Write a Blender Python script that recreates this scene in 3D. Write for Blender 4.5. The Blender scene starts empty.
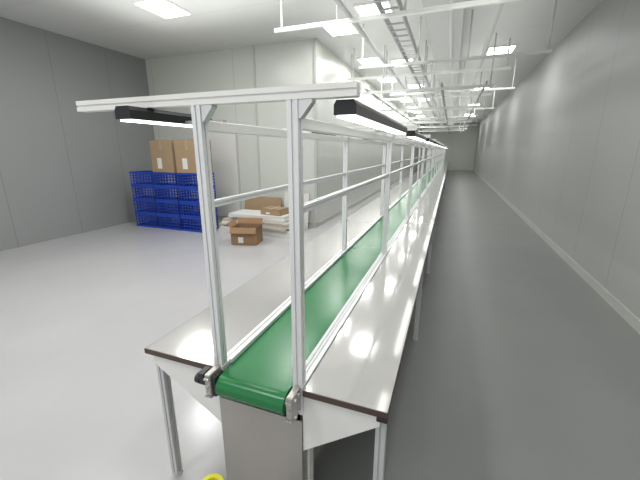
import bpy, bmesh, math, random
from mathutils import Vector, Matrix
random.seed(4)
S=bpy.context.scene
col=S.collection
try: S.view_settings.view_transform='Standard'
except Exception: pass

# ---------------- materials ----------------
def mat(name,c,rough=.5,metal=0,coat=0,emit=None,es=0,noise=None,bump=0,stretch=None):
    m=bpy.data.materials.new(name); m.use_nodes=True
    nt=m.node_tree; b=nt.nodes['Principled BSDF']
    b.inputs['Base Color'].default_value=(*c,1)
    b.inputs['Roughness'].default_value=rough
    b.inputs['Metallic'].default_value=metal
    if coat:
        b.inputs['Coat Weight'].default_value=coat; b.inputs['Coat Roughness'].default_value=.07
    if emit:
        b.inputs['Emission Color'].default_value=(*emit,1); b.inputs['Emission Strength'].default_value=es
    if noise:
        sc,amt=noise
        tc=nt.nodes.new('ShaderNodeTexCoord'); mp=nt.nodes.new('ShaderNodeMapping')
        if stretch: mp.inputs['Scale'].default_value=stretch
        n=nt.nodes.new('ShaderNodeTexNoise'); n.inputs['Scale'].default_value=sc; n.inputs['Detail'].default_value=4
        r=nt.nodes.new('ShaderNodeMix'); r.data_type='RGBA'
        r.inputs[6].default_value=(*[x*(1-amt) for x in c],1); r.inputs[7].default_value=(*[min(1,x*(1+amt)) for x in c],1)
        nt.links.new(tc.outputs['Object'],mp.inputs[0]); nt.links.new(mp.outputs[0],n.inputs['Vector'])
        nt.links.new(n.outputs['Fac'],r.inputs[0]); nt.links.new(r.outputs[2],b.inputs['Base Color'])
        if bump:
            bp=nt.nodes.new('ShaderNodeBump'); bp.inputs['Strength'].default_value=bump; bp.inputs['Distance'].default_value=.01
            nt.links.new(n.outputs['Fac'],bp.inputs['Height']); nt.links.new(bp.outputs[0],b.inputs['Normal'])
    return m
ALU=mat('aluminium',(.70,.71,.71),.35,.2)
WHITE=mat('white_powder_coat',(.76,.76,.73),.4)
GREYP=mat('light_grey_sheet',(.50,.51,.51),.45)
SKIRT=mat('grey_skirt_sheet',(.20,.20,.20),.5)
BELT=mat('green_pvc_belt',(.001,.155,.036),.27,noise=(6,.12))
LAM=mat('white_laminate',(.50,.49,.475),.1,metal=.35,coat=.5,noise=(2,.06))
EDGE=mat('brown_edge_band',(.07,.045,.035),.5)
STEEL=mat('stainless_steel',(.42,.40,.37),.34,.6,noise=(3,.3),stretch=(1,1,.5))
BOLT=mat('zinc_bolt',(.6,.6,.6),.3,.9)
BLACK=mat('black_plastic',(.015,.015,.017),.4)
DARK=mat('black_anodised',(.012,.013,.015),.3,.1)
LED=mat('led_diffuser',(.9,.9,.9),.5,emit=(1,.99,.96),es=3)
CEILLED=mat('ceiling_led',(.9,.9,.9),.5,emit=(1,1,1),es=5)
CARD=mat('cardboard',(.25,.15,.08),.85,noise=(9,.12))
CARD2=mat('cardboard_pale',(.33,.23,.14),.85,noise=(9,.12))
BEIGE=mat('beige_card',(.46,.40,.32),.8,noise=(6,.08))
TAPE=mat('packing_tape',(.36,.27,.17),.3)
LABEL=mat('paper_label',(.65,.65,.62),.7)
BLUE=mat('blue_plastic',(.012,.05,.38),.4)
BOARD=mat('white_foam_board',(.60,.59,.56),.6,noise=(3,.05))
GALV=mat('galvanised_steel',(.40,.41,.41),.45,.4)
TRIM=mat('panel_trim',(.44,.45,.42),.4)
DOORM=mat('pale_door',(.66,.66,.62),.35)
PIPE=mat('pale_grey_paint',(.50,.51,.50),.45)
YEL=mat('yellow_plastic',(.75,.72,.02),.4)

def wallmat(name,c,axis,rough=.3,pitch=.55,k=.72):
    m=mat(name,c,rough); nt=m.node_tree; b=nt.nodes['Principled BSDF']
    g=nt.nodes.new('ShaderNodeNewGeometry'); s=nt.nodes.new('ShaderNodeSeparateXYZ')
    nt.links.new(g.outputs['Position'],s.inputs[0])
    a=nt.nodes.new('ShaderNodeMath'); a.operation='PINGPONG'; a.inputs[1].default_value=pitch
    nt.links.new(s.outputs[axis],a.inputs[0])
    l=nt.nodes.new('ShaderNodeMath'); l.operation='LESS_THAN'; l.inputs[1].default_value=.006
    nt.links.new(a.outputs[0],l.inputs[0])
    mx=nt.nodes.new('ShaderNodeMix'); mx.data_type='RGBA'
    mx.inputs[6].default_value=(*c,1); mx.inputs[7].default_value=(*[x*k for x in c],1)
    nt.links.new(l.outputs[0],mx.inputs[0]); nt.links.new(mx.outputs[2],b.inputs['Base Color'])
    return m
WALLB=wallmat('cleanroom_panel',(.55,.57,.52),0,.3,1.1)
WALLS=wallmat('cleanroom_panel_side',(.57,.585,.54),1)
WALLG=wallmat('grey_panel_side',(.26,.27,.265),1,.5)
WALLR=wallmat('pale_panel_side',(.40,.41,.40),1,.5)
CEIL=wallmat('ceiling_panel',(.66,.67,.65),1,.5,.6,.85)
FLOOR=mat('epoxy_floor',(.4,.4,.4),.28)
nt=FLOOR.node_tree; b=nt.nodes['Principled BSDF']
g=nt.nodes.new('ShaderNodeNewGeometry'); s=nt.nodes.new('ShaderNodeSeparateXYZ'); nt.links.new(g.outputs['Position'],s.inputs[0])
def mth(op,a,bv):
    n=nt.nodes.new('ShaderNodeMath'); n.operation=op
    for i,v in enumerate((a,bv)):
        if isinstance(v,(int,float)): n.inputs[i].default_value=v
        else: nt.links.new(v,n.inputs[i])
    return n.outputs[0]
X,Y=s.outputs[0],s.outputs[1]
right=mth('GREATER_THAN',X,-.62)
no=nt.nodes.new('ShaderNodeTexNoise'); no.inputs['Scale'].default_value=1.3; no.inputs['Detail'].default_value=5
nt.links.new(g.outputs['Position'],no.inputs['Vector'])
def mix(f,a,c):
    n=nt.nodes.new('ShaderNodeMix'); n.data_type='RGBA'; nt.links.new(f,n.inputs[0])
    for i,v in ((6,a),(7,c)):
        if isinstance(v,tuple): n.inputs[i].default_value=(*v,1)
        else: nt.links.new(v,n.inputs[i])
    return n.outputs[2]
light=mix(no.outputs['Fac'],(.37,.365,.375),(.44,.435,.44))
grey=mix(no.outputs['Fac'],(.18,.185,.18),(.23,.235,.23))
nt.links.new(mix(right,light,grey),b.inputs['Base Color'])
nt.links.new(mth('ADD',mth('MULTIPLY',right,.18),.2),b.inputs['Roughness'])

# ---------------- mesh helpers ----------------
def empty(name,loc,label,cat,group=None):
    o=bpy.data.objects.new(name,None); o.location=loc; o.empty_display_size=.1
    col.objects.link(o); o['label']=label; o['category']=cat
    if group:o['group']=group
    return o
def finish(name,bm,mats,parent=None,origin=(0,0,0),bevel=0,smooth=False):
    me=bpy.data.meshes.new(name)
    bmesh.ops.recalc_face_normals(bm,faces=bm.faces[:])
    bmesh.ops.translate(bm,verts=bm.verts[:],vec=[-v for v in origin])
    bm.to_mesh(me); bm.free()
    for m in (mats if isinstance(mats,(list,tuple)) else [mats]): me.materials.append(m)
    if smooth:
        for p in me.polygons: p.use_smooth=True
    o=bpy.data.objects.new(name,me); col.objects.link(o)
    o.location=origin
    if parent:
        o.parent=parent; o.location=Vector(origin)-parent.location
    if bevel:
        md=o.modifiers.new('bev','BEVEL'); md.width=bevel; md.segments=2; md.limit_method='ANGLE'
    return o
def abox(bm,x0,x1,y0,y1,z0,z1,mi=0):
    vs=[bm.verts.new((x,y,z)) for x in (x0,x1) for y in (y0,y1) for z in (z0,z1)]
    for f in ((0,1,3,2),(4,6,7,5),(0,4,5,1),(2,3,7,6),(0,2,6,4),(1,5,7,3)):
        fc=bm.faces.new([vs[i] for i in f]); fc.material_index=mi
def box(name,x0,x1,y0,y1,z0,z1,m,parent=None,bevel=0,origin=None):
    bm=bmesh.new(); abox(bm,x0,x1,y0,y1,z0,z1)
    return finish(name,bm,m,parent,origin or ((x0+x1)/2,(y0+y1)/2,z0),bevel)
def cyl(bm,p,axis,r,h,seg=16,mi=0):
    a={'X':Matrix.Rotation(math.pi/2,4,'Y'),'Y':Matrix.Rotation(math.pi/2,4,'X'),'Z':Matrix()}[axis]
    bmesh.ops.create_cone(bm,cap_ends=True,segments=seg,radius1=r,radius2=r,depth=h,matrix=Matrix.Translation(p)@a)
def profile(bm,axis,a0,a1,c,w=.04,h=None):
    h=h or w
    s=.003; d=.005
    W=w/2; H=h/2
    pts=[(-W,-H),(-s,-H),(-s,-H+d),(s,-H+d),(s,-H),(W,-H),(W,-s),(W-d,-s),(W-d,s),(W,s),(W,H),(s,H),(s,H-d),(-s,H-d),(-s,H),(-W,H),(-W,s),(-W+d,s),(-W+d,-s),(-W,-s)]
    def P(p,t):
        u,v=p[0]+c[0],p[1]+c[1]
        return {'Z':(u,v,t),'Y':(u,t,v),'X':(t,u,v)}[axis]
    A=[bm.verts.new(P(p,a0)) for p in pts]; B=[bm.verts.new(P(p,a1)) for p in pts]
    n=len(pts)
    for i in range(n): bm.faces.new((A[i],A[(i+1)%n],B[(i+1)%n],B[i]))
    bm.faces.new(A); bm.faces.new(B[::-1])
def prism(bm,pts,ext,axis='Y',mi=0):
    def P(p,t): return {'Y':(p[0],t,p[1]),'X':(t,p[0],p[1])}[axis]
    A=[bm.verts.new(P(p,ext[0])) for p in pts]; B=[bm.verts.new(P(p,ext[1])) for p in pts]
    n=len(pts)
    for i in range(n): bm.faces.new((A[i],A[(i+1)%n],B[(i+1)%n],B[i]))
    bm.faces.new(A); bm.faces.new(B[::-1])
def struct(o): o['kind']='structure'; return o

# ---------------- room ----------------
YE=30
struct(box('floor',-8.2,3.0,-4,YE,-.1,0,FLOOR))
struct(box('ceiling',-8.2,3.0,-4,YE,3.6,3.7,CEIL))
struct(box('wall_back',-8,-2.55,6.5,6.7,0,3.6,WALLB))
struct(box('wall_inner',-2.75,-2.55,6.7,YE,0,3.6,WALLS))
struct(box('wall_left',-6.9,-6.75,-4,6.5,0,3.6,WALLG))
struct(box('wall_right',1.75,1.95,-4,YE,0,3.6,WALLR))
struct(box('wall_end',-2.55,1.75,YE-.2,YE,0,3.6,WALLB))
struct(box('baseboard_back',-6.75,-2.55,6.47,6.5,0,.1,TRIM))
struct(box('baseboard_inner',-2.55,-2.53,6.5,YE-.2,0,.1,TRIM))
struct(box('baseboard_right',1.73,1.75,-4,YE-.2,0,.1,TRIM))
struct(box('trim_1',-2.58,-2.53,6.475,6.52,.1,3.6,TRIM))
struct(box('trim_2',-3.9,-3.865,6.48,6.5,.1,3.6,TRIM))
struct(box('trim_3',-5.24,-5.2,6.47,6.5,.1,2.06,TRIM))
struct(box('trim_4',-4.43,-4.39,6.47,6.5,.1,2.06,TRIM))
struct(box('trim_5',-5.24,-4.39,6.47,6.5,2.06,2.1,TRIM))
struct(box('door_1',-5.2,-4.43,6.455,6.495,.1,2.06,DOORM))

# ---------------- conveyor line ----------------
XL,XR=-.80,-.45; Y0=.97; DY=1.73; N=16; YEND=Y0+DY*(N-1)+.1
line=empty('conveyor_workbench',(-.62,Y0,0),'long green belt conveyor with white worktops and aluminium post frame','conveyor')
bm=bmesh.new(); R=.045; zc=.70; pts=[]
for i in range(13):
    a=math.pi/2+math.pi*i/12; pts.append((.93+R*math.cos(a),zc+R*math.sin(a)))
for i in range(13):
    a=-math.pi/2+math.pi*i/12; pts.append((YEND+R*math.cos(a),zc+R*math.sin(a)))
prism(bm,pts,(XL+.03,XR-.03),'X')
o=finish('belt',bm,BELT,line,(-.625,.93,.65))
for p in o.data.polygons: p.use_smooth=len(p.vertices)==4
o.data.set_sharp_from_angle(angle=math.radians(40))
bm=bmesh.new(); cyl(bm,(-.625,.93,.70),'X',.018,.36)
finish('roller_shaft',bm,BOLT,line,(-.625,.93,.70))
for x in (XL,XR):
    bm=bmesh.new(); profile(bm,'Y',Y0-.02,YEND,(x,.70),.04,.12)
    finish('side_rail',bm,ALU,line,(x,Y0,.70))
    xi = x+.022 if x==XL else x-.022
    box('belt_guard',xi-.008,xi+.008,Y0+.03,YEND,.745,.765,ALU,line,.002)
    box('side_skirt',x-.006,x+.006,Y0+.12,YEND,.28,.64,SKIRT,line)
def worktop(x0,x1):
    box('worktop',x0,x1,Y0-.02,YEND,.728,.752,LAM,line,.001)
    box('edge_band',x0,x1,Y0-.024,Y0-.02,.728,.752,EDGE,line)
    xx=x1 if x1>-.7 else x0
    box('edge_band',xx-.002,xx+.002,Y0-.024,YEND,.728,.751,EDGE,line)
worktop(XR+.022,-.12)
worktop(-1.19,XL-.022)
for x in (-.15,-1.16):
    bm=bmesh.new(); profile(bm,'Y',Y0+.05,YEND,(x,.708),.03,.04)
    finish('worktop_rail',bm,WHITE,line,(x,Y0,.70))
for k in range(N):
    y=Y0+DY*k
    for x in (XL,XR):
        bm=bmesh.new(); profile(bm,'Z',.64,1.742,(x,y),.036)
        finish('post',bm,ALU,line,(x,y,.64))
        bm=bmesh.new(); abox(bm,x-.02,x+.02,y+.04,y+.08,.02,.64); cyl(bm,(x,y+.06,.01),'Z',.025,.02)
        finish('leg',bm,WHITE,line,(x,y+.06,0))
    bm=bmesh.new(); profile(bm,'X',-1.36,-.255,(y,1.761),.037)
    finish('cross_beam',bm,WHITE,line,(-.62,y,1.76))
    for x in (XL,XR):
        bm=bmesh.new(); x0=x+.018
        prism(bm,[(x0,1.742),(x0+.045,1.742),(x0+.045,1.735),(x0+.007,1.69),(x0,1.69)],(y-.014,y+.014))
        finish('corner_bracket',bm,BOLT,line,(x0,y,1.72))
    for sx,xo,xi in ((1,-.145,XR+.014),(-1,-1.165,XL-.014)):
        bm=bmesh.new(); profile(bm,'Z',.02,.70,(xo,y+.035),.036); cyl(bm,(xo,y+.035,.01),'Z',.024,.02)
        finish('outer_leg',bm,GREYP,line,(xo,y+.03,0))
        bm=bmesh.new()
        prism(bm,[(xi,.727),(xo+.0*sx,.727),(xo+.0*sx,.675),(xi,.46)],(y-.006,y+.004))
        prism(bm,[(xi,.466),(xo,.681),(xo,.675),(xi,.46)],(y+.004,y+.14))
        finish('support_bracket',bm,WHITE,line,(xi,y,.72))
for x in (XL,XR):
    bm=bmesh.new(); abox(bm,x-.016,x+.016,Y0+.018,YEND,1.661,1.697)
    finish('top_rail',bm,WHITE,line,(x,Y0,1.68),bevel=.003)
    bm=bmesh.new(); profile(bm,'Y',Y0+.018,YEND,(x,1.41),.024)
    finish('middle_rail',bm,ALU,line,(x,Y0,1.41))
for x,s_ in ((XR,1),(XL,-1)):
    box('bearing_bracket',x-.013,x+.013,.880,.952,.66,.765,STEEL,line,.004)
    for xx,zz in ((x-.006,.75),(x+.006,.75),(x,.715),(x-.006,.675),(x+.006,.675)):
        bm=bmesh.new(); cyl(bm,(xx,.876,zz),'Y',.005,.012,6); finish('bolt',bm,BOLT,line,(xx,.876,zz))
    for yy,zz in ((.895,.75),(.925,.75),(.895,.68),(.925,.68)):
        bm=bmesh.new(); cyl(bm,(x+s_*.016,yy,zz),'X',.006,.01,6); finish('bolt',bm,BOLT,line,(x+s_*.016,yy,zz))
bm=bmesh.new(); abox(bm,XL-.055,XL-.014,.885,.915,.71,.74); cyl(bm,(XL-.055,.90,.725),'X',.02,.02,16); abox(bm,XL-.04,XL-.014,.875,.925,.74,.768)
o=finish('clamp_knob',bm,BLACK,line,(XL-.04,.9,.72),bevel=.002); o['label']='black clamp knob'
bm=bmesh.new(); abox(bm,XL+.014,XL+.029,.89,.945,.665,.752)
finish('roller_end_cap',bm,BLACK,line,(XL+.02,.92,.70),bevel=.004)
bm=bmesh.new(); abox(bm,-.155,-.118,Y0-.028,Y0+.0,.712,.727)
finish('corner_cap',bm,BLACK,line,(-.14,Y0-.01,.715),bevel=.002)
bm=bmesh.new(); abox(bm,XL-.012,XR+.012,.954,.958,.02,.605); abox(bm,XL-.012,XL-.008,.958,1.08,.02,.605); abox(bm,XR+.008,XR+.012,.958,1.08,.02,.605)
o=finish('end_panel',bm,STEEL,line,(-.62,.954,.05)); o['label']='brushed stainless steel end panel'
bm=bmesh.new(); abox(bm,XL+.025,XR-.025,.99,1.9,.25,.64)
finish('gap_shade_box',bm,BLACK,line,(-.62,1.5,.25),bevel=.01)  # black box put in as the shade of the gap below the roller

# ---------------- lamps ----------------
def make_lamp(x,y,ln):
    L=empty('linear_lamp',(x,y+ln/2,1.7),'slim black linear LED lamp hanging over the worktop','lamp','linear lamps over the worktops')
    bm=bmesh.new(); prism(bm,[(x-.034,1.699),(x-.034,1.728),(x-.026,1.7405),(x+.026,1.7405),(x+.034,1.728),(x+.034,1.699)],(y,y+ln))
    finish('housing',bm,DARK,L,(x,y+.6,1.71))
    box('diffuser',x-.028,x+.028,y+.012,y+ln-.012,1.693,1.699,LED,L)
    sx=1 if x<-.6 else -1
    bm=bmesh.new(); xe=XR+.018 if x>-.6 else XL-.018
    abox(bm,min(xe,x+sx*.034),max(xe,x+sx*.034),y+ln-.17,y+ln-.145,1.701,1.711)
    finish('hanging_bracket',bm,GALV,L,(x,y+1.06,1.70))
    return L
l0=make_lamp(-.30,Y0+.022,1.22)
l1=make_lamp(-1.03,Y0-.10,.42)
for k in range(1,N-1):
    for L in (l0,l1):
        c=L.copy(); c.location.y+=DY*k; col.objects.link(c)
        for ch in L.children:
            d=ch.copy(); d.parent=c; col.objects.link(d)

# ---------------- ceiling lights, added fill lights ----------------
def area(x,y,z,sx,sy,e,up=False):
    l=bpy.data.lights.new('panel_or_fill_light','AREA'); l.shape='RECTANGLE'; l.size=sx; l.size_y=sy; l.energy=e; l.color=(1,1,.98)
    o=bpy.data.objects.new('panel_or_fill_light',l); o.location=(x,y,z); col.objects.link(o)
    if up: o.rotation_euler=(math.pi,0,0)
    return o
def ceil_light(x,y,e):
    L=empty('ceiling_light',(x,y,3.6),'flat white rectangular ceiling light panel','lamp','ceiling light panels')
    box('frame',x-.25,x+.25,y-.31,y+.31,3.575,3.6,WHITE,L)
    box('light_panel',x-.23,x+.23,y-.28,y+.28,3.568,3.575,CEILLED,L)
    a=area(x,y,3.56,.46,.56,e); a.parent=L; a.location=(0,0,-.04)
for k in range(12): ceil_light(-1.95,-.8+2.3*k,24)
for k in range(5): ceil_light(.2,-3.0+1.5*k,10)
for k in range(5): ceil_light(-1.25,5.6+3.2*k,12)
for k in range(5): ceil_light(.75,8.5+4.6*k,20)
for k in range(3): ceil_light(-4.1,-.2+2.3*k,32)
area(-.6,5,3.0,3.2,12,60,True)  # from here: upward fill lights added to brighten the ceiling, without fixtures
area(-.6,20,3.0,3.2,18,110,True)
area(-3.6,3,3.0,2.5,4,38,True)

# ---------------- hanging struts, trays ----------------
def strut(y,z,x0,x1,rods,w=.04):
    L=empty('hanging_strut',((x0+x1)/2,y,z),'pale grey slotted steel strut hung from the ceiling on rods','ceiling strut','hung ceiling struts')
    bm=bmesh.new(); profile(bm,'X',x0,x1,(y,z),w); finish('strut',bm,WHITE,L,((x0+x1)/2,y,z))
    for x in rods:
        bm=bmesh.new(); cyl(bm,(x,y,(3.6+z+w/2)/2),'Z',.013,3.6-z-w/2,8); finish('rod',bm,PIPE,L,(x,y,3.36))
for k in range(8): strut(4.4+3.35*k,3.1,-2.3,.9,(-2.2,-1.45,-.64,.82),.045)
for y in (7.35,10.6,15.4,19.2,23.0): strut(y,2.74,-2.1,.6,(-2.05,-1.42,-.64,.55),.05)
for y in (6.1,9.2,13.2,16.8,21.6): strut(y,2.95,-1.6,1.2,(-1.55,-.64,.1,1.15),.04)
bm=bmesh.new()
for x in (-.92,-.70): abox(bm,x,x+.014,2.0,YE-.5,3.1235,3.22)
y=2.05
while y<YE-.6:
    abox(bm,-.91,-.70,y,y+.035,3.13,3.145); y+=.25
o=finish('cable_tray',bm,GALV,None,(-.8,2,3.12)); o['label']='grey galvanised ladder cable tray resting on hung struts'; o['category']='cable tray'
for i,(x,r,z,y0) in enumerate(((-1.3,.03,3.1235,2),(-.15,.025,3.1235,2),(.35,.035,3.1235,2),(-1.75,.025,2.766,7.2),(-.3,.03,2.766,7.2),(.48,.02,2.766,7.2))):
    bm=bmesh.new(); cyl(bm,(x,(y0+YE-.4)/2,z+r),'Y',r,YE-.4-y0,12)
    o=finish('ceiling_pipe',bm,PIPE,None,(x,y0,z+r),smooth=True); o['label']='pale grey round pipe running along the hung struts'; o['category']='pipe'; o['group']='ceiling pipes'
bm=bmesh.new(); abox(bm,-.5,-.02,3.2,YE-.5,3.325,3.58)
o=finish('air_duct',bm,PIPE,None,(-.3,3.2,3.3)); o['label']='rectangular pale grey air duct under the ceiling'; o['category']='duct'

# ---------------- blue crates ----------------
def crate_mesh(w=.6,d=.4,h=.29):
    bm=bmesh.new(); t=.014
    abox(bm,-w/2,w/2,-d/2,d/2,0,.012)
    for z0,z1 in ((0.01,.04),(h-.035,h)):
        abox(bm,-w/2,w/2,-d/2,-d/2+t,z0,z1); abox(bm,-w/2,w/2,d/2-t,d/2,z0,z1)
        abox(bm,-w/2,-w/2+t,-d/2+t,d/2-t,z0,z1); abox(bm,w/2-t,w/2,-d/2+t,d/2-t,z0,z1)
    for z in (.092,.15,.205):
        for s in (-1,1):
            abox(bm,-w/2+.004,w/2-.004,s*(d/2-.009)-.004,s*(d/2-.009)+.004,z,z+.014)
            abox(bm,s*(w/2-.009)-.004,s*(w/2-.009)+.004,-d/2+.01,d/2-.01,z,z+.014)
    n=8
    for i in range(n+1):
        x=-w/2+.002+(w-.018)*i/n
        for s in (-1,1): abox(bm,x,x+.014,s*(d/2-.008)-.006,s*(d/2-.008)+.006,.02,h-.01)
    for i in range(6):
        y=-d/2+.002+(d-.018)*i/5
        for s in (-1,1): abox(bm,s*(w/2-.008)-.006,s*(w/2-.008)+.006,y,y+.014,.02,h-.01)
    return bm
first=finish('plastic_crate',crate_mesh(),BLUE)
first['label']='blue vented plastic crate in a stack'; first['category']='crate'; first['group']='stacked blue crates'
pos=[]
for cx,n in ((-4.72,4),(-5.34,4),(-5.96,4)):
    for r in range(n): pos.append((cx,5.45,r*.291,0))
for i,p in enumerate(pos):
    o=first if i==0 else first.copy()
    if i: col.objects.link(o)
    o.location=p[:3]; o.rotation_euler=(0,0,math.radians(random.uniform(-2,2)) if i else 0)

# ---------------- cartons ----------------
def carton(x,y,z,w,d,h,rot,label,open_=True,m=CARD):
    L=empty('cardboard_box',(x,y,z),label,'box')
    t=.006
    bm=bmesh.new()
    abox(bm,-w/2,w/2,-d/2,d/2,0,t)
    abox(bm,-w/2,w/2,-d/2,-d/2+t,0,h); abox(bm,-w/2,w/2,d/2-t,d/2,0,h)
    abox(bm,-w/2,-w/2+t,-d/2+t,d/2-t,0,h); abox(bm,w/2-t,w/2,-d/2+t,d/2-t,0,h)
    if not open_: abox(bm,-w/2,w/2,-d/2,d/2,h-t,h)
    b_=finish('box_body',bm,m); b_.parent=L
    bm=bmesh.new(); abox(bm,-w*.22,-w*.02,-d/2-.002,-d/2,h*.12,h*.45)
    o=finish('box_label',bm,LABEL); o.parent=L
    bm=bmesh.new(); abox(bm,-.03,.03,-d/2-.0015,-d/2,h*.7,h)
    if not open_: abox(bm,-.03,.03,-d/2,d/2,h,h+.0015)
    o=finish('packing_tape',bm,TAPE); o.parent=L
    if open_:
        for py,a in ((-d/2,238),(d/2,58)):
            bm=bmesh.new(); abox(bm,-w/2,w/2,0,d*.3,-.002,.002)
            o=finish('box_flap',bm,m); o.parent=L; o.location=(0,py*1.01,h); o.rotation_euler=(math.radians(a),0,0)
        for px,a in ((-w/2,-130),(w/2,-40)):
            bm=bmesh.new(); abox(bm,0,w*.2,-d/2,d/2,-.002,.002)
            o=finish('box_flap',bm,m); o.parent=L; o.location=(px*1.01,0,h); o.rotation_euler=(0,math.radians(a),0)
    L.rotation_euler=(0,0,math.radians(rot))
    return L
carton(-3.27,4.95,0,.46,.36,.31,14,'brown open cardboard box with a white label on the floor')
carton(-4.72,5.45,1.166,.56,.38,.62,3,'pale brown carton stacked on blue crates',False,CARD2)
carton(-5.34,5.45,1.166,.57,.38,.62,-2,'pale brown carton stacked on blue crates',False,CARD2)
specs=[(-4.3,-2.65,.62,BOARD,0),(-4.25,-2.7,.6,BOARD,1.5),(-4.3,-2.75,.6,BEIGE,-3),(-4.2,-2.7,.62,BOARD,2.5),(-4.2,-2.72,.6,BEIGE,-1),(-4.1,-2.8,.5,BOARD,-4),(-4.05,-2.85,.55,BOARD,4)]
z=0
for i,(x0,x1,dy,m,rot) in enumerate(specs):
    h=.06 if m is BOARD else .04
    bm=bmesh.new(); abox(bm,-(x1-x0)/2,(x1-x0)/2,-dy/2,dy/2,0,h-.0005)
    o=finish('flat_board',bm,m,None,bevel=.002); o.location=((x0+x1)/2,5.8,z); o.rotation_euler=(0,0,math.radians(rot))
    o['label']='white flat board lying in a low stack' if m is BOARD else 'beige flattened cardboard sheet lying in a low stack'
    o['category']='board'; o['group']='low stack of flat boards'
    z+=h
carton(-3.15,5.8,z+.001,.45,.34,.12,-8,'small flat brown carton on a stack of boards',False,CARD2)
for i,(x0,x1,y,h,a,m,l) in enumerate(((-4.2,-3.3,6.28,.62,-9,CARD2,'wide pale cardboard sheet leaning against the panelled wall'),(-3.22,-2.66,6.28,.74,-8,BOARD,'white sheet leaning against the panelled wall'))):
    bm=bmesh.new(); abox(bm,-(x1-x0)/2,(x1-x0)/2,-.01,.01,0,h)
    o=finish('leaning_panel',bm,m); o.location=((x0+x1)/2,y,.003); o.rotation_euler=(math.radians(a),0,0)
    o['label']=l; o['category']='board'; o['group']='leaning sheets'
# yellow tape roll
bm=bmesh.new()
n=32
ri,ro,hh=.038,.06,.05
for i in range(n):
    a0=2*math.pi*i/n; a1=2*math.pi*(i+1)/n
    P=lambda r,a,z: bm.verts.new((r*math.cos(a),r*math.sin(a),z))
    q=[P(ro,a0,0),P(ro,a1,0),P(ro,a1,hh),P(ro,a0,hh),P(ri,a0,0),P(ri,a1,0),P(ri,a1,hh),P(ri,a0,hh)]
    bm.faces.new((q[0],q[1],q[2],q[3])); bm.faces.new((q[5],q[4],q[7],q[6])); bm.faces.new((q[3],q[2],q[6],q[7])); bm.faces.new((q[1],q[0],q[4],q[5]))
bmesh.ops.remove_doubles(bm,verts=bm.verts[:],dist=.0001)
o=finish('tape_roll',bm,YEL,None,bevel=.003); o.location=(-.93,.98,0); o['label']='roll of bright yellow tape on the floor under the bench'; o['category']='tape'

# ---------------- world / camera ----------------
w=bpy.data.worlds.new('World'); S.world=w; w.use_nodes=True
w.node_tree.nodes['Background'].inputs[0].default_value=(.97,.98,1,1); w.node_tree.nodes['Background'].inputs[1].default_value=1.1
cam=bpy.data.cameras.new('Camera'); cam.sensor_width=36; cam.lens=335/640*36; cam.clip_start=.02
co=bpy.data.objects.new('Camera',cam); col.objects.link(co); co.location=(0,0,1.6)
co.rotation_euler=(math.radians(90-15.04),0,math.radians(20.8)); S.camera=co
